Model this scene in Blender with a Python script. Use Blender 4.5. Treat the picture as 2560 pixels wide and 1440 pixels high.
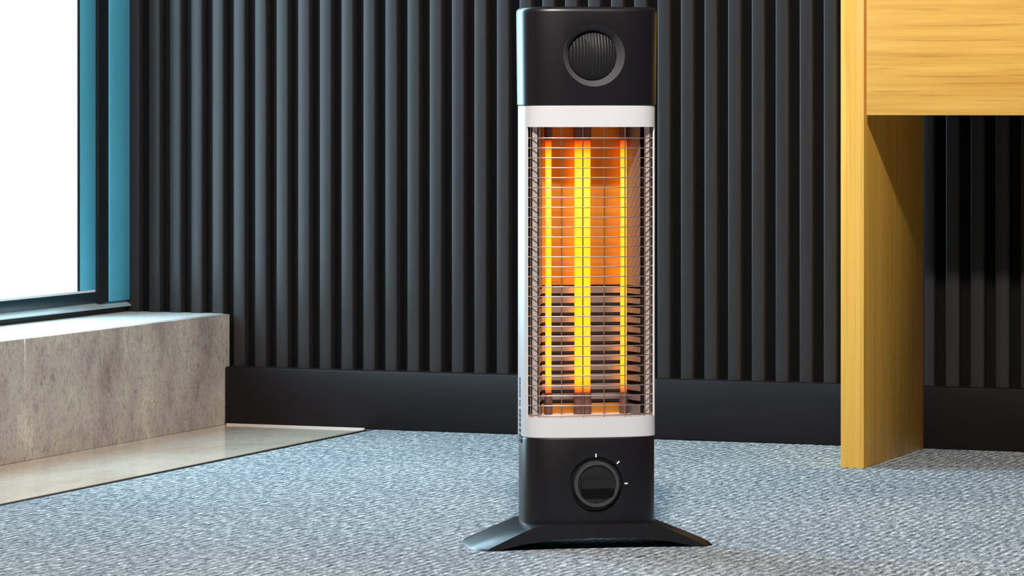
import bpy, bmesh, math, random
from mathutils import Vector, Matrix

# ------------------------------------------------------------------ clear
for o in list(bpy.data.objects):
    bpy.data.objects.remove(o, do_unlink=True)
SC = bpy.context.scene
COL = SC.collection
random.seed(7)

# ------------------------------------------------------------------ camera
# room frame: +x along the slatted wall (right), +y towards that wall, metres
YAW = math.atan(0.390)
FPX = 9278.0
cam_d = bpy.data.cameras.new('camera')
cam = bpy.data.objects.new('camera', cam_d)
COL.objects.link(cam)
cam.location = (0, 0, 0.5465)
cam.rotation_euler = (math.radians(90), 0, YAW)
cam_d.sensor_fit = 'HORIZONTAL'
cam_d.sensor_width = 36.0
cam_d.lens = 36.0 * FPX / 2560.0
cam_d.shift_y = -455.0 / 2560.0
cam_d.clip_start = 0.05
SC.camera = cam

# ------------------------------------------------------------------ world, light, exposure
world = bpy.data.worlds.new('daylight')
SC.world = world
world.use_nodes = True
bg = world.node_tree.nodes['Background']
bg.inputs['Color'].default_value = (0.56, 0.84, 1.0, 1)
bg.inputs['Strength'].default_value = 12.0

def area(name, loc, target, shape, sx, sy, power, color, portal=False):
    d = bpy.data.lights.new(name, 'AREA')
    d.shape = shape
    d.size = sx
    if shape in ('RECTANGLE', 'ELLIPSE'):
        d.size_y = sy
    d.energy = power
    d.color = color
    o = bpy.data.objects.new(name, d)
    COL.objects.link(o)
    o.location = loc
    o.rotation_euler = (Vector(target) - Vector(loc)).to_track_quat('-Z', 'Y').to_euler()
    if portal:
        d.cycles.is_portal = True
    return o

LAMP = (-0.94, 2.47, 2.60)
area('downlight_beam', LAMP, (-1.5, 5.2, 0.45), 'DISK', 0.20, 0.20, 126, (1.0, 0.95, 0.90))
area('window_portal', (-3.06, 5.13, 1.31), (0, 5.13, 1.31), 'RECTANGLE', 1.15, 2.25, 1, (1, 1, 1), portal=True)

SC.view_settings.view_transform = 'Standard'
SC.view_settings.look = 'None'
SC.view_settings.exposure = 0.0
SC.view_settings.gamma = 1.0
SC.view_settings.use_curve_mapping = False

# ------------------------------------------------------------------ materials
def mat(name, color=(0.5, 0.5, 0.5), rough=0.5, metal=0.0, spec=0.5):
    m = bpy.data.materials.new(name)
    m.use_nodes = True
    b = m.node_tree.nodes['Principled BSDF']
    b.inputs['Base Color'].default_value = (*color, 1)
    b.inputs['Roughness'].default_value = rough
    b.inputs['Metallic'].default_value = metal
    b.inputs['Specular IOR Level'].default_value = spec
    return m, m.node_tree, b

def N(nt, kind, **kw):
    n = nt.nodes.new(kind)
    for k, v in kw.items():
        setattr(n, k, v)
    return n

def noise(nt, scale3, detail=4.0, rough=0.6, scale=1.0, dist=0.0):
    tc = N(nt, 'ShaderNodeTexCoord')
    mp = N(nt, 'ShaderNodeMapping')
    mp.inputs['Scale'].default_value = scale3
    nz = N(nt, 'ShaderNodeTexNoise')
    nz.inputs['Scale'].default_value = scale
    nz.inputs['Detail'].default_value = detail
    nz.inputs['Roughness'].default_value = rough
    nz.inputs['Distortion'].default_value = dist
    nt.links.new(tc.outputs['Object'], mp.inputs['Vector'])
    nt.links.new(mp.outputs['Vector'], nz.inputs['Vector'])
    return nz.outputs['Fac']

def ramp(nt, fac, stops):
    r = N(nt, 'ShaderNodeValToRGB')
    el = r.color_ramp.elements
    while len(el) < len(stops):
        el.new(0.5)
    for e, (p, c) in zip(el, stops):
        e.position = p
        e.color = (*c, 1)
    nt.links.new(fac, r.inputs['Fac'])
    return r.outputs['Color']

def mixc(nt, a, b, fac, blend='MIX'):
    m = N(nt, 'ShaderNodeMix', data_type='RGBA', blend_type=blend)
    if isinstance(fac, float):
        m.inputs[0].default_value = fac
    else:
        nt.links.new(fac, m.inputs[0])
    nt.links.new(a, m.inputs[6])
    nt.links.new(b, m.inputs[7])
    return m.outputs[2]

def bump(nt, b, h, strength, dist):
    n = N(nt, 'ShaderNodeBump')
    n.inputs['Strength'].default_value = strength
    n.inputs['Distance'].default_value = dist
    nt.links.new(h, n.inputs['Height'])
    nt.links.new(n.outputs['Normal'], b.inputs['Normal'])

# charcoal lacquered slats
M_slat, nt, b = mat('charcoal_slat', (0.034, 0.034, 0.038), 0.33, spec=0.20)
nt.links.new(ramp(nt, noise(nt, (60, 60, 3)), [(0.3, (0.025, 0.0215, 0.022)), (0.7, (0.033, 0.0285, 0.0285))]), b.inputs['Base Color'])
M_groove, nt, b = mat('charcoal_groove', (0.0045, 0.004, 0.004), 0.7, spec=0.1)
M_base, nt, b = mat('baseboard_black', (0.017, 0.016, 0.019), 0.5, spec=0.15)
nt.links.new(ramp(nt, noise(nt, (4, 4, 20)), [(0.3, (0.009, 0.0065, 0.0075)), (0.7, (0.013, 0.0095, 0.0105))]), b.inputs['Base Color'])
M_paint, nt, b = mat('grey_paint', (0.20, 0.195, 0.19), 0.7)
bump(nt, b, noise(nt, (60, 60, 60)), 0.1, 0.001)
M_dark, nt, b = mat('dark_wall_paint', (0.035, 0.034, 0.036), 0.6)
M_rail, nt, b = mat('dark_blue_rail', (0.012, 0.035, 0.045), 0.35)
M_frame, nt, b = mat('sky_tinted_frame', (0.035, 0.20, 0.30), 0.35)
nt.links.new(ramp(nt, noise(nt, (20, 20, 4)), [(0.3, (0.085, 0.42, 0.60)), (0.7, (0.105, 0.47, 0.66))]), b.inputs['Base Color'])  # blue sky reflected on the frame, put into its base colour
M_gasket, nt, b = mat('black_gasket', (0.006, 0.007, 0.008), 0.6)
M_ledge, nt, b = mat('sky_lit_ledge', (0.65, 0.78, 0.82), 0.3, 0.4)  # white sky reflection on the ledge put into a pale base colour
M_bead, nt, b = mat('bead_highlight_grey', (0.75, 0.78, 0.78), 0.4)

M_glass = bpy.data.materials.new('window_glass')
M_glass.use_nodes = True
nt = M_glass.node_tree
nt.nodes.clear()
out = N(nt, 'ShaderNodeOutputMaterial')
mx = N(nt, 'ShaderNodeMixShader')
fr = N(nt, 'ShaderNodeMath', operation='MULTIPLY'); fr.inputs[1].default_value = 0.12
lwt = N(nt, 'ShaderNodeLayerWeight'); lwt.inputs['Blend'].default_value = 0.35
nt.links.new(lwt.outputs['Facing'], fr.inputs[0])
tr = N(nt, 'ShaderNodeBsdfTransparent')
gl = N(nt, 'ShaderNodeBsdfGlossy'); gl.inputs['Roughness'].default_value = 0.02
nt.links.new(fr.outputs[0], mx.inputs[0])
nt.links.new(tr.outputs[0], mx.inputs[1])
nt.links.new(gl.outputs[0], mx.inputs[2])
nt.links.new(mx.outputs[0], out.inputs['Surface'])

def stone(name, stops, pit, rough, sc3, spec=0.5):
    m, nt, b = mat(name, (0.4, 0.35, 0.3), rough, spec=spec)
    c1 = ramp(nt, noise(nt, sc3, 8, 0.65, dist=0.4), stops)
    n2 = noise(nt, (sc3[0] * 7, sc3[1] * 7, sc3[2] * 7), 6, 0.75)
    c2 = ramp(nt, n2, [(0.28, (pit, pit * 0.95, pit * 0.93)), (0.47, (1, 1, 1)), (0.58, (1, 1, 1)), (0.74, (1.3, 1.28, 1.27))])
    n3 = noise(nt, (sc3[0] * 22, sc3[1] * 22, sc3[2] * 22), 3, 0.7)
    c3 = ramp(nt, n3, [(0.30, (pit + 0.1, pit + 0.08, pit + 0.08)), (0.45, (0.97, 0.97, 0.97)), (0.58, (1.04, 1.04, 1.04)), (0.72, (1.35, 1.33, 1.31))])
    cc = mixc(nt, mixc(nt, c1, c2, 0.9, 'MULTIPLY'), c3, 0.9, 'MULTIPLY')
    nt.links.new(cc, b.inputs['Base Color'])
    bump(nt, b, n2, 0.12, 0.002)
    return m
M_stone = stone('taupe_stone', [(0.30, (0.34, 0.27, 0.265)), (0.46, (0.52, 0.44, 0.42)), (0.54, (0.56, 0.50, 0.44)), (0.70, (0.76, 0.66, 0.60))], 0.42, 0.38, (10, 10, 6.5))
M_stonetop = stone('sill_stone', [(0.28, (0.68, 0.68, 0.66)), (0.5, (0.76, 0.76, 0.74)), (0.72, (0.82, 0.82, 0.80))], 0.9, 0.28, (6, 6, 6))
M_stonefloor = stone('polished_stone', [(0.28, (0.66, 0.53, 0.41)), (0.5, (0.82, 0.71, 0.58)), (0.72, (0.90, 0.83, 0.73))], 0.85, 0.07, (7, 2.5, 5), spec=0.6)
M_grout, nt, b = mat('pale_grout', (0.55, 0.48, 0.44), 0.7)

# carpet: short loops in ribs that run towards the slatted wall
M_carpet, nt, b = mat('carpet', (0.35, 0.4, 0.44), 0.95, spec=0.1)
n1 = noise(nt, (150, 42, 60), 3, 0.75)
n2 = noise(nt, (420, 110, 60), 2, 0.7)
n3 = noise(nt, (5, 3, 5), 3, 0.5)
tcw = N(nt, 'ShaderNodeTexCoord'); sx = N(nt, 'ShaderNodeSeparateXYZ')
nt.links.new(tcw.outputs['Object'], sx.inputs[0])
m1 = N(nt, 'ShaderNodeMath', operation='MULTIPLY'); m1.inputs[1].default_value = 2 * math.pi / 0.0125
m2 = N(nt, 'ShaderNodeMath', operation='SINE')
m3 = N(nt, 'ShaderNodeMath', operation='MULTIPLY_ADD'); m3.inputs[1].default_value = 0.05
nt.links.new(sx.outputs['X'], m1.inputs[0]); nt.links.new(m1.outputs[0], m2.inputs[0])
nt.links.new(m2.outputs[0], m3.inputs[0]); nt.links.new(n1, m3.inputs[2])
n1 = m3.outputs[0]
c = ramp(nt, n1, [(0.28, (0.04, 0.05, 0.06)), (0.42, (0.17, 0.195, 0.215)), (0.54, (0.33, 0.36, 0.385)), (0.68, (0.68, 0.72, 0.73))])
c2 = ramp(nt, n2, [(0.33, (0.12, 0.13, 0.15)), (0.46, (0.95, 0.95, 0.95)), (0.56, (1.05, 1.05, 1.05)), (0.7, (1.5, 1.5, 1.5))])
c3 = ramp(nt, n3, [(0.3, (0.85, 0.87, 0.9)), (0.7, (1.08, 1.06, 1.04))])
c = mixc(nt, mixc(nt, c, c2, 0.9, 'MULTIPLY'), c3, 1.0, 'MULTIPLY')
nt.links.new(c, b.inputs['Base Color'])
bump(nt, b, n1, 0.6, 0.004)
M_trim, nt, b = mat('dark_carpet_trim', (0.004, 0.004, 0.004), 0.8, spec=0.05)

def bamboo(name, sc3, sc3b, stops):
    m, nt, b = mat(name, (0.85, 0.5, 0.12), 0.45)
    c1 = ramp(nt, noise(nt, sc3, 5, 0.65, dist=0.2), stops)
    n2 = noise(nt, sc3b, 3, 0.6)
    c2 = ramp(nt, n2, [(0.30, (0.74, 0.66, 0.55)), (0.42, (1, 1, 1)), (0.7, (1.04, 1.05, 1.1))])
    nt.links.new(mixc(nt, c1, c2, 0.9, 'MULTIPLY'), b.inputs['Base Color'])
    bump(nt, b, n2, 0.08, 0.001)
    return m
M_woodh = bamboo('bamboo_across', (2.2, 60, 60), (5, 170, 170), [(0.28, (0.56, 0.245, 0.030)), (0.5, (0.68, 0.33, 0.050)), (0.72, (0.78, 0.42, 0.085))])
M_woodv = bamboo('bamboo_upright', (60, 60, 1.2), (170, 170, 2.5), [(0.28, (0.68, 0.33, 0.040)), (0.5, (0.80, 0.43, 0.065)), (0.72, (0.88, 0.52, 0.105))])

M_black, nt, b = mat('satin_black_plastic', (0.0070, 0.0058, 0.0075), 0.36)
bump(nt, b, noise(nt, (900, 900, 900)), 0.05, 0.0005)
M_knob, nt, b = mat('ribbed_black', (0.016, 0.015, 0.016), 0.5, spec=0.3)
M_dish, nt, b = mat('dish_grey', (0.085, 0.078, 0.085), 0.5)
M_grey, nt, b = mat('grey_ring', (0.055, 0.052, 0.056), 0.45)
M_white, nt, b = mat('white_enamel', (0.74, 0.72, 0.735), 0.32)
M_wire, nt, b = mat('chromed_wire', (0.72, 0.54, 0.45), 0.36, 1.0)
M_refl, nt, b = mat('glow_tinted_metal', (0.92, 0.82, 0.72), 0.60, 1.0)
nt.links.new(ramp(nt, noise(nt, (10, 10, 60)), [(0.3, (0.68, 0.28, 0.045)), (0.7, (0.76, 0.34, 0.065))]), b.inputs['Base Color'])  # orange reflection of the tubes put into the base colour
M_louvre, nt, b = mat('louvre_metal', (0.55, 0.44, 0.39), 0.45, 1.0)
M_liner, nt, b = mat('dark_liner', (0.02, 0.014, 0.013), 0.6)
M_wing, nt, b = mat('wing_metal', (0.30, 0.25, 0.24), 0.75, 0.8)
M_flange, nt, b = mat('flange_metal', (0.80, 0.70, 0.66), 0.4, 0.6)
M_cer, nt, b = mat('holder_ceramic', (0.16, 0.07, 0.06), 0.5)
M_ink, nt, b = mat('black_ink', (0.02, 0.02, 0.022), 0.6)
M_tick, nt, b = mat('white_ink', (0.85, 0.85, 0.85), 0.6)

# glowing carbon tube: yellow along the length, red at both cooler ends
Z0, Z1 = 0.188, 0.504
M_tube, nt, b = mat('glowing_tube', (0.3, 0.1, 0.02), 0.4)
tc = N(nt, 'ShaderNodeTexCoord')
sp = N(nt, 'ShaderNodeSeparateXYZ')
nt.links.new(tc.outputs['Object'], sp.inputs[0])
mr = N(nt, 'ShaderNodeMapRange')
mr.inputs['From Min'].default_value = Z0
mr.inputs['From Max'].default_value = Z1
nt.links.new(sp.outputs['Z'], mr.inputs['Value'])
ec = ramp(nt, mr.outputs[0], [(0.0, (0.22, 0.008, 0.0)), (0.035, (0.95, 0.24, 0.004)), (0.07, (1.0, 0.33, 0.006)), (0.62, (1.0, 0.36, 0.006)),
                              (0.80, (1.0, 0.40, 0.035)), (0.945, (1.0, 0.33, 0.006)), (0.975, (0.75, 0.10, 0.002)), (1.0, (0.2, 0.006, 0.0))])
nt.links.new(ec, b.inputs['Emission Color'])
b.inputs['Emission Strength'].default_value = 2.2

# ------------------------------------------------------------------ mesh helpers
def link(name, me, m, parent=None, loc=None, smooth=None):
    if m is not None and not me.materials:
        me.materials.append(m)
    if smooth is not None:
        me.shade_smooth()
        me.set_sharp_from_angle(angle=math.radians(smooth))
    o = bpy.data.objects.new(name, me)
    COL.objects.link(o)
    if parent is not None:
        o.parent = parent
    if loc is not None:
        o.location = loc
    return o

def bm_box(bm, x0, x1, y0, y1, z0, z1):
    r = bmesh.ops.create_cube(bm, size=1.0)
    for v in r['verts']:
        v.co = Vector(((x0 + x1) / 2 + v.co.x * (x1 - x0), (y0 + y1) / 2 + v.co.y * (y1 - y0), (z0 + z1) / 2 + v.co.z * (z1 - z0)))
    return r['verts']

def box(name, x0, x1, y0, y1, z0, z1, m, parent=None, bevel=0.0, seg=2):
    bm = bmesh.new()
    bm_box(bm, x0, x1, y0, y1, z0, z1)
    if bevel:
        bmesh.ops.bevel(bm, geom=list(bm.edges), offset=bevel, segments=seg, affect='EDGES', profile=0.5)
    me = bpy.data.meshes.new(name)
    bm.to_mesh(me); bm.free()
    return link(name, me, m, parent, smooth=40 if bevel else None)

def mesh_from(name, verts, faces):
    me = bpy.data.meshes.new(name)
    me.from_pydata(verts, [], faces)
    bm = bmesh.new(); bm.from_mesh(me)
    bmesh.ops.recalc_face_normals(bm, faces=list(bm.faces))
    bm.to_mesh(me); bm.free()
    return me

def loft(name, rings):
    """closed rings of equal point count, capped at both ends"""
    n = len(rings[0]); V = [p for r in rings for p in r]; F = []
    for k in range(len(rings) - 1):
        for i in range(n):
            j = (i + 1) % n
            F.append((k * n + i, k * n + j, (k + 1) * n + j, (k + 1) * n + i))
    F.append(tuple(range(n))[::-1])
    F.append(tuple((len(rings) - 1) * n + i for i in range(n)))
    return mesh_from(name, V, F)

def prism(name, poly, z0, z1):
    return loft(name, [[(x, y, z0) for x, y in poly], [(x, y, z1) for x, y in poly]])

def prism_y(name, poly, y0, y1):
    return loft(name, [[(x, y0, z) for x, z in poly], [(x, y1, z) for x, z in poly]])

def tube(name, pts, r, seg=6):
    rings = []
    for i, p in enumerate(pts):
        p = Vector(p)
        d = (Vector(pts[min(i + 1, len(pts) - 1)]) - Vector(pts[max(i - 1, 0)])).normalized()
        up = Vector((0, 0, 1)) if abs(d.z) < 0.9 else Vector((1, 0, 0))
        a = d.cross(up).normalized(); c_ = d.cross(a)
        rings.append([tuple(p + a * r * math.cos(2 * math.pi * k / seg) + c_ * r * math.sin(2 * math.pi * k / seg)) for k in range(seg)])
    return loft(name, rings)

def lathe_y(name, prof, cx, cz, seg=48):
    """prof: list of (radius, y); axis along y"""
    V, F = [], []
    for r, y in prof:
        for k in range(seg):
            a = 2 * math.pi * k / seg
            V.append((cx + r * math.cos(a), y, cz + r * math.sin(a)))
    for i in range(len(prof) - 1):
        for k in range(seg):
            j = (k + 1) % seg
            F.append((i * seg + k, i * seg + j, (i + 1) * seg + j, (i + 1) * seg + k))
    F.append(tuple(range(seg)))
    F.append(tuple((len(prof) - 1) * seg + k for k in range(seg)))
    return mesh_from(name, V, F)

def strip(name, line, z0, z1, th):
    """thin wall following a plan polyline, thickness th to its left"""
    off = []
    for i, p in enumerate(line):
        a = Vector(line[max(i - 1, 0)]); c_ = Vector(line[min(i + 1, len(line) - 1)])
        d = (c_ - a).normalized()
        off.append((p[0] - d.y * th, p[1] + d.x * th))
    poly = list(line) + off[::-1]
    n = len(line); m_ = len(poly)
    V = [(x, y, z0) for x, y in poly] + [(x, y, z1) for x, y in poly]
    F = []
    for i in range(m_):
        j = (i + 1) % m_
        F.append((i, j, m_ + j, m_ + i))
    for i in range(n - 1):
        q = (i, i + 1, m_ - 2 - i, m_ - 1 - i)
        F.append(q[::-1]); F.append(tuple(m_ + k for k in q))
    return mesh_from(name, V, F)

def tag(o, label, cat, group=None, kind=None):
    o['label'] = label
    o['category'] = cat
    if group: o['group'] = group
    if kind: o['kind'] = kind
    return o

def empty(name, loc, rz=0.0):
    o = bpy.data.objects.new(name, None)
    COL.objects.link(o)
    o.location = loc
    o.rotation_euler = (0, 0, rz)
    o.empty_display_size = 0.1
    return o

# ------------------------------------------------------------------ the room
YB = 5.752            # front of the baseboard
YS = 5.774            # front of the slats
YG = 5.790            # bottom of the grooves
XJ = -2.966           # window wall, room side
XC = -2.503           # edge of the carpet
XR, YF, ZC = 2.2, -1.6, 2.7
XF = -2.773           # face of the stone ledge

floor = tag(box('floor', XC + 0.009, XR, YF, YB + 0.05, -0.06, 0.0, M_carpet), 'grey blue flecked carpet covering the floor', 'carpet', kind='structure')
trim = tag(box('trim_1', XC - 0.008, XC + 0.009, YF, YB - 0.0005, -0.03, -0.0015, M_trim), 'thin black strip between the carpet and the stone floor border', 'floor trim', kind='structure')

# stone floor border, slabs laid end to end
sub = tag(box('floor_border', -3.05, XC - 0.008, YF, YB + 0.05, -0.06, -0.006, M_grout), 'polished beige stone border along the window ledge', 'stone floor', kind='structure')
ys = [YB + 0.03, 4.40, 3.20, 2.0, 0.8, -0.4, YF]
for y1, y0 in zip(ys[:-1], ys[1:]):
    box('slab', -2.80, XC - 0.008, y0 + 0.001, y1 - 0.001, -0.006, 0.0, M_stonefloor, sub, 0.0006, 1)

# back wall: groove panel + one slat after another
wall = tag(box('wall_back', -3.055, XR, YG, YG + 0.10, -0.06, ZC, M_groove), 'dark wall clad in vertical charcoal slats', 'slatted wall', kind='structure')
SW, SP = 0.0225, 0.0406
bm = bmesh.new()
bm_box(bm, -SW, 0, YS, YG + 0.002, 0.085, ZC)
ed = [e for e in bm.edges if all(abs(v.co.y - YS) < 1e-6 for v in e.verts) and abs(e.verts[0].co.x - e.verts[1].co.x) < 1e-6]
bmesh.ops.bevel(bm, geom=ed, offset=0.0028, segments=3, affect='EDGES', profile=0.5)
slat_me = bpy.data.meshes.new('slat'); bm.to_mesh(slat_me); bm.free()
for k in range(84):
    link('slat', slat_me, M_slat, wall, (-2.9478 + SP * k, 0, 0), smooth=50 if k == 0 else None)

bb = tag(box('baseboard_back', XF + 0.0003, XR, YB, YG + 0.002, 0.0, 0.0995, M_base, None, 0.0035, 2), 'tall flat black baseboard below the slatted wall', 'baseboard', kind='structure')
seal = tag(box('trim_2', -2.768, -2.51, YB - 0.002, YB, 0.0, 0.0026, M_grout), 'pale sealant line where black baseboard meets stone floor', 'sealant', kind='structure')

# window ledge: stone-faced bench under the window
led = tag(box('trim_3', -3.05, XF - 0.012, YF, YG, -0.06, 0.175, M_grout), 'low taupe stone ledge under the window', 'window ledge', kind='structure')
jy = [YG - 0.002, 5.047, 4.10, 3.15, 2.2, 1.25, 0.30, -0.65, YF]
for k, (y1, y0) in enumerate(zip(jy[:-1], jy[1:])):
    p = box('facing_panel', XF - 0.012, XF, y0 + 0.0015, (y1 - 0.0015) if k else YS - 0.0005, 0.0, 0.1885, M_stone, led, 0.001, 1)
    box('top_slab', -3.02, XF - 0.0125, y0 + 0.0008, y1 - 0.0008, 0.175, 0.189, M_stonetop, led, 0.0015, 1)
# window wall: sill strip below, lintel above, pier behind the camera side
lw = tag(box('wall_left', -3.25, -3.03, YF - 0.1, YG, 2.42, ZC, M_paint), 'grey wall around the window', 'wall', kind='structure')
box('apron', -3.25, -3.05, YF - 0.1, YG, -0.06, 0.185, M_paint, lw)
box('pier', -3.25, -3.03, YF - 0.1, 4.54, 0.185, 2.42, M_paint, lw)

win = tag(box('window_1', -3.055, XJ, 5.7005, YG - 0.002, 0.2095, 2.42, M_frame, None, 0.002, 2), 'tall window with a frame coloured as reflected blue sky, letting in white daylight beside the slats', 'window', kind='structure')
# outer frame: sloping bright ledge over a black shadow gap
box('shadow_gap', -3.05, XJ - 0.004, 4.54, YG - 0.002, 0.189, 0.1990, M_gasket, win)
prof = [(-3.05, 0.1990), (XJ + 0.003, 0.1990), (XJ + 0.003, 0.2010), (-2.975, 0.2085), (-3.05, 0.2085)]
link('bottom_ledge', prism_y('bottom_ledge', prof, 4.54, YG - 0.002), M_ledge, win)
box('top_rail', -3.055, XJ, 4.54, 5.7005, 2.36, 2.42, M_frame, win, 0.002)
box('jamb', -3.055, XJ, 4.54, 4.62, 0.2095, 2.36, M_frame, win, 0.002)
box('gasket', -3.05, -2.9685, 5.6645, 5.7003, 0.2095, 2.36, M_gasket, win)
# sash
SX0, SX1 = -3.03, -2.974
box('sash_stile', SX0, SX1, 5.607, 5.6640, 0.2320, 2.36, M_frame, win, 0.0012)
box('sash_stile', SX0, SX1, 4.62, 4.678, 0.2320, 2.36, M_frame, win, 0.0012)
box('sash_rail', SX0, SX1, 4.62, 5.6640, 0.2085, 0.2280, M_rail, win, 0.0012)
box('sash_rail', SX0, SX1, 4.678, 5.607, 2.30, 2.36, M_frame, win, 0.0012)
box('bead_or_highlight', SX0, SX1 - 0.001, 4.62, 5.6640, 0.2280, 0.2320, M_bead, win)  # pale strip added as the highlight at the sash corner
box('glazing_gasket', SX0, SX1 - 0.0005, 5.6015, 5.6068, 0.2320, 2.30, M_gasket, win)
box('bead_or_highlight', SX0, SX1 - 0.002, 5.5985, 5.6013, 0.2320, 2.30, M_bead, win)
box('pane', -2.991, -2.985, 4.679, 5.5983, 0.2322, 2.299, M_glass, win)

tag(box('ceiling', -3.25, XR + 0.1, YF - 0.1, YG + 0.1, ZC, ZC + 0.1, M_paint), 'plain grey ceiling above the room', 'ceiling', kind='structure')
tag(box('wall_right', XR, XR + 0.1, YF - 0.1, YG + 0.1, -0.06, ZC, M_dark), 'plain charcoal wall on the right of the room', 'wall', kind='structure')
tag(box('wall_front', -3.25, XR, YF - 0.1, YF, -0.06, ZC, M_dark), 'plain charcoal wall behind the viewer', 'wall', kind='structure')

# ------------------------------------------------------------------ heater
HX, HY, HR = -1.599, 4.356, math.radians(32.2)
heater = tag(empty('tower_heater', (HX, HY, 0), HR), 'black and white upright electric heater with glowing yellow tubes', 'heater')
A, B, EXPO = 0.0848, 0.047, 3.3
def curve_pt(t, a=A, b_=B):
    c_, s_ = math.cos(t), math.sin(t)
    return (a * math.copysign(abs(c_) ** (2 / EXPO), c_), b_ * math.copysign(abs(s_) ** (2 / EXPO), s_))
def outline(a=A, b_=B, n=96):
    return [curve_pt(2 * math.pi * k / n, a, b_) for k in range(n)]
def front_y(x, a=A, b_=B):
    return -b_ * max(0.0, 1 - abs(x / a) ** EXPO) ** (1 / EXPO)
def cap_rings(spec):
    return [[(x, y, z) for x, y in outline(a, b_)] for z, a, b_ in spec]

def cut(o, cutter_me):
    c_ = bpy.data.objects.new('cutter', cutter_me)
    COL.objects.link(c_)
    md = o.modifiers.new('cut', 'BOOLEAN')
    md.operation = 'DIFFERENCE'; md.solver = 'EXACT'; md.object = c_
    par = o.parent; o.parent = None
    bpy.context.view_layer.update()
    me = bpy.data.meshes.new_from_object(o.evaluated_get(bpy.context.evaluated_depsgraph_get()))
    o.modifiers.clear()
    o.data = me
    me.shade_smooth(); me.set_sharp_from_angle(angle=math.radians(35))
    o.parent = par
    bpy.data.objects.remove(c_, do_unlink=True)

# upper control head
top = link('head', loft('head', cap_rings([(0.5475, A + 0.0005, B), (0.548, A + 0.001, B + 0.0005), (0.6630, A + 0.0022, B + 0.001),
            (0.6660, A + 0.0016, B + 0.0004), (0.6685, A - 0.0008, B - 0.0020), (0.6695, A - 0.0040, B - 0.0052)])), M_black, heater, smooth=35)
KZ = 0.609
cut(top, lathe_y('c', [(0.0390, -B - 0.006), (0.0385, -B - 0.0005), (0.0305, -B + 0.013)], 0.0, KZ, 64))
dish = link('dish_ring', mesh_from('dish_ring', *(lambda n_: ([(rr * math.cos(2 * math.pi * k / n_), yy, KZ + rr * math.sin(2 * math.pi * k / n_)) for rr, yy in ((0.0384, -B - 0.0004), (0.0308, -B + 0.0122), (0.0312, -B + 0.0126), (0.0388, -B + 0.0000)) for k in range(n_)],
    [(i * n_ + k, i * n_ + (k + 1) % n_, ((i + 1) % 4) * n_ + (k + 1) % n_, ((i + 1) % 4) * n_ + k) for i in range(4) for k in range(n_)]))(64)), M_dish, top, smooth=35)
dish['label'] = 'dark grey bevelled ring around the ribbed insert'
# vertically ribbed domed insert at the bottom of the dish
V, F = [], []
R_ = 0.0302; NX, NZ = 90, 24
for i in range(NX + 1):
    x = -R_ + 2 * R_ * i / NX
    hz = math.sqrt(max(1e-9, R_ * R_ - x * x))
    ridge = 0.0012 * abs(math.sin(math.pi * (x + R_) / 0.0040))
    for j in range(NZ + 1):
        z = -hz + 2 * hz * j / NZ
        d2 = (x * x + z * z) / (R_ * R_)
        V.append((x, -B + 0.0115 - ridge - 0.0105 * (1 - d2), KZ + z))
for i in range(NX):
    for j in range(NZ):
        k = i * (NZ + 1) + j
        F.append((k, k + 1, k + NZ + 2, k + NZ + 1))
rib = link('ribbed_insert', mesh_from('ribbed_insert', V, F), M_knob, top, smooth=60)
rib['label'] = 'round dark insert with fine vertical ribs'

# white middle: bands, side walls and back shell
fr_ = link('upper_band', loft('upper_band', cap_rings([(0.5205, A, B), (0.5465, A, B), (0.5475, A - 0.001, B - 0.001)])), M_white, heater, smooth=35)
fr_['label'] = 'white band above the grille'
lb = link('lower_band', loft('lower_band', cap_rings([(0.1355, A - 0.001, B - 0.001), (0.1365, A, B), (0.1610, A, B)])), M_white, heater, smooth=35)
lb['label'] = 'white band below the grille'
shell_line = []
n = 140
t0 = math.pi * 1.5 + 1.19   # start on the front right corner, run round the back to the front left corner
t1 = math.pi * 3.5 - 1.19
for k in range(n + 1):
    shell_line.append(curve_pt(t0 + (t1 - t0) * k / n))
sh = link('side_shell', strip('side_shell', shell_line, 0.1610, 0.5205, 0.0022), M_white, heater, smooth=35)
sh['label'] = 'white side and back shell'

# small dark lettering too worn to read, on the left edge of the shell
bm = bmesh.new()
z = 0.2085
for L, g, w in [(0.004, 0.0006, 0.007), (0.0045, 0.0006, 0.007), (0.0045, 0.0006, 0.006), (0.0045, 0.0006, 0.007), (0.005, 0.003, 0.006), (0.0035, 0.0008, 0.006), (0.003, 0.004, 0.006),
                (0.0045, 0.0012, 0.009), (0.0045, 0.0012, 0.012), (0.0045, 0.0015, 0.010), (0.0045, 0.0025, 0.012), (0.0045, 0.0015, 0.013), (0.0045, 0.002, 0.012), (0.0045, 0, 0.013)]:
    bm_box(bm, -A - 0.0003, -A + 0.001, -0.001 - w / 2, -0.001 + w / 2, z - L, z)
    z -= L + g
me = bpy.data.meshes.new('printed_marks'); bm.to_mesh(me); bm.free()
link('printed_marks', me, M_ink, sh)

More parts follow.
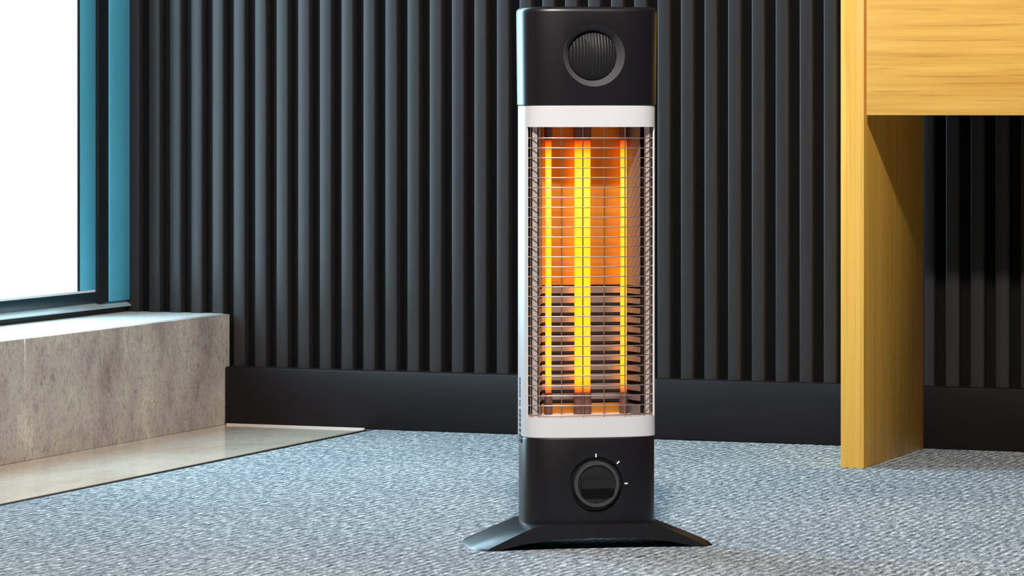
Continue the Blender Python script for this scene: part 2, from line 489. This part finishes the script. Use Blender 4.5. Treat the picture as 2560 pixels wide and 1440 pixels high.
# reflector: metal back with painted orange tube glow, angled wings and flat flanges, smooth above, slotted below
BACK = [(-0.052, 0.022), (0.052, 0.022)]
LW, RW = [(-0.0635, -0.020), (-0.0520, 0.0215)], [(0.0520, 0.0215), (0.0635, -0.020)]
LF, RF = [(-0.0745, -0.028), (-0.0680, -0.028)], [(0.0680, -0.028), (0.0745, -0.028)]
ref = link('reflector', strip('reflector', BACK, 0.322, 0.5205, 0.0012), M_refl, heater)
ref['label'] = 'shiny reflector behind the tubes with their orange glow painted into its colour'
for ln in (LW, RW):
    link('wing', strip('wing', ln, 0.322, 0.5205, 0.0012), M_wing, ref)
for ln in (LF, RF):
    link('flange', strip('flange', ln, 0.161, 0.5205, 0.0012), M_flange, ref)
link('liner', strip('liner', [(-0.0800, -0.020), (-0.0795, -0.012), (-0.062, 0.033), (0.062, 0.033), (0.0795, -0.012), (0.0800, -0.020)], 0.161, 0.5205, 0.001), M_liner, heater)
lv_me = strip('louvre', BACK, 0.0, 0.0076, 0.0012)
lw_me = [strip('wing', ln, 0.0, 0.0066, 0.0012) for ln in (LW, RW)]
for k in range(12):
    z = 0.3115 - 0.0121 * k
    link('louvre', lv_me, M_louvre, ref, (0, 0, z))
    for w_ in lw_me:
        link('wing', w_, M_wing, ref, (0, 0, z))
link('reflector_foot', strip('reflector_foot', BACK, 0.161, 0.1735, 0.0012), M_refl, ref)
for ln in (LW, RW):
    link('wing', strip('wing', ln, 0.161, 0.1735, 0.0012), M_wing, ref)

# tubes with their holders; outer two are added as reflections of the centre pair
def lamp_tube(x, y, r):
    pts = [(x, y, Z0 + (Z1 - Z0) * k / 24) for k in range(25)]
    t = link('tube_or_reflection', tube('tube_or_reflection', pts, r, 14), M_tube, heater, smooth=60)
    for z0, z1 in ((0.1612, Z0 - 0.0005), (Z1 + 0.0005, 0.5203)):
        link('tube_holder', tube('tube_holder', [(x, y, z0), (x, y, z1)], r + 0.0012, 14), M_cer, t, smooth=60)
    return t
for x, r in ((-0.0473, 0.0038), (-0.0091, 0.0048), (0.0015, 0.0048), (0.0488, 0.0040)):
    lamp_tube(x, 0.006, r)

# wire guard following the bowed front
gx = 0.0765
GA, GB = A - 0.0022, B - 0.0030
def gpt(x):
    return (x, front_y(x, GA, GB))
def arc(nseg=28):
    t_a, t_b = math.pi * 1.5 - 1.25, math.pi * 1.5 + 1.25
    return [curve_pt(t_a + (t_b - t_a) * k / nseg, GA, GB) for k in range(nseg + 1)]
AR = arc()
grille = link('wire_guard', tube('wire_guard', [(x, y, 0.1632) for x, y in AR], 0.0011, 6), M_wire, heater, smooth=60)
wm = tube('wire', [(x, y, 0) for x, y in AR], 0.00075, 6)
nz = 29
for k in range(1, nz):
    link('wire', wm, M_wire, grille, (0, 0, 0.1632 + (0.5190 - 0.1632) * k / nz), smooth=60 if k == 1 else None)
for x in (-0.0765, -0.067, -0.0402, -0.0134, 0.0134, 0.0402, 0.067, 0.0765):
    px_, py_ = gpt(x)
    link('wire', tube('wire', [(px_, py_ + 0.0016, 0.1612), (px_, py_ + 0.0016, 0.5204)], 0.00075, 6), M_wire, grille, smooth=60)

# lower control block
bot = link('control_block', loft('control_block', cap_rings([(0.024, A - 0.001, B), (0.133, A - 0.001, B), (0.1355, A - 0.002, B - 0.001)])), M_black, heater, smooth=35)
DZ = 0.0785
cut(bot, lathe_y('c', [(0.0345, -B - 0.006), (0.0342, -B - 0.0005), (0.0330, -B + 0.004)], 0.002, DZ, 64))
dial = link('dial', lathe_y('dial', [(0.0298, -B + 0.0055), (0.0298, -B - 0.003), (0.0288, -B - 0.0045)], 0.002, DZ, 48), M_knob, bot, smooth=35)
dial['label'] = 'round black rotary dial'
rg = link('dial_ring', lathe_y('dial_ring', [(0.0286, -B - 0.0040), (0.0280, -B - 0.0062), (0.0243, -B - 0.0062), (0.0237, -B - 0.0040)], 0.002, DZ, 48), M_grey, dial, smooth=35)
bm = bmesh.new()
bm_box(bm, 0.002 - 0.0205, 0.002 + 0.0205, -B - 0.015, -B - 0.004, DZ - 0.006, DZ + 0.006)
bmesh.ops.bevel(bm, geom=list(bm.edges), offset=0.002, segments=2, affect='EDGES')
me = bpy.data.meshes.new('grip'); bm.to_mesh(me); bm.free()
link('grip', me, M_knob, dial, smooth=40)
for ang, rad in ((90, 0.0355), (43, 0.0385), (0, 0.0385)):
    bm = bmesh.new()
    yf = front_y(rad * math.cos(math.radians(ang)) + 0.002)
    bm_box(bm, -0.0022, 0.0022, -0.0004, 0.002, -0.0009, 0.0009)
    bmesh.ops.rotate(bm, verts=list(bm.verts), cent=(0, 0, 0), matrix=Matrix.Rotation(-math.radians(ang), 3, 'Y'))
    bmesh.ops.translate(bm, verts=list(bm.verts), vec=(0.002 + rad * math.cos(math.radians(ang)), yf, DZ + rad * math.sin(math.radians(ang))))
    me = bpy.data.meshes.new('scale_mark'); bm.to_mesh(me); bm.free()
    link('scale_mark', me, M_tick, bot)

# arched spreading foot
up = [(-0.153, 0.0), (-0.150, 0.003), (-0.110, 0.0195), (-0.086, 0.0285), (-0.070, 0.0300), (0.070, 0.0300), (0.086, 0.0285), (0.110, 0.0195), (0.150, 0.003), (0.153, 0.0)]
lo = [(0.140, 0.0), (0.105, 0.0070), (0.06, 0.0120), (0.0, 0.0135), (-0.06, 0.0120), (-0.105, 0.0070), (-0.140, 0.0)]
V, F = [], []
poly = up + lo
yspan = [(-0.062, 0.90), (-0.050, 0.98), (-0.02, 1.0), (0.02, 1.0), (0.050, 0.98), (0.062, 0.90)]
ft = link('foot', loft('foot', [[(x * s, y, z) for x, z in poly] for y, s in yspan]), M_black, heater, smooth=40)
ft['label'] = 'black arched foot'

# ------------------------------------------------------------------ desk
DX, DY = -1.575, 5.405
DEP = YB - 0.001 - DY
desk = tag(empty('wooden_desk', (DX, DY, 0)), 'honey coloured bamboo desk with a wide drawer against the slatted wall', 'desk')
box('side_panel', 0.0, 0.0365, 0.0, DEP, 0.0, 0.733, M_woodv, desk, 0.0012, 2)
box('side_panel', 1.2635, 1.30, 0.0, DEP, 0.0, 0.733, M_woodv, desk, 0.0012, 2)
box('desk_top', -0.01, 1.31, -0.012, DEP, 0.733, 0.763, M_woodh, desk, 0.002, 2)
dr = box('drawer', 0.040, 1.260, 0.0005, 0.0205, 0.5325, 0.729, M_woodh, desk, 0.0012, 2)
box('drawer_box', 0.045, 1.255, 0.0205, DEP - 0.02, 0.545, 0.715, M_woodv, dr)
box('back_rail', 0.0365, 1.2635, DEP - 0.018, DEP, 0.5325, 0.733, M_woodv, desk)

# ------------------------------------------------------------------ the downlight's own fixture
dl = tag(empty('ceiling_downlight', (LAMP[0], LAMP[1], ZC)), 'round white downlight hanging from the ceiling', 'lamp')
def lathe_z(name, prof, seg=32):
    V, F = [], []
    for r, z_ in prof:
        for k in range(seg):
            a_ = 2 * math.pi * k / seg
            V.append((r * math.cos(a_), r * math.sin(a_), z_))
    for i in range(len(prof) - 1):
        for k in range(seg):
            j = (k + 1) % seg
            F.append((i * seg + k, i * seg + j, (i + 1) * seg + j, (i + 1) * seg + k))
    return mesh_from(name, V, F)
link('rim', lathe_z('rim', [(0.16, 0.0), (0.16, -0.02), (0.13, -0.02), (0.12, -0.001), (0.16, 0.0)]), M_paint, dl, smooth=40)
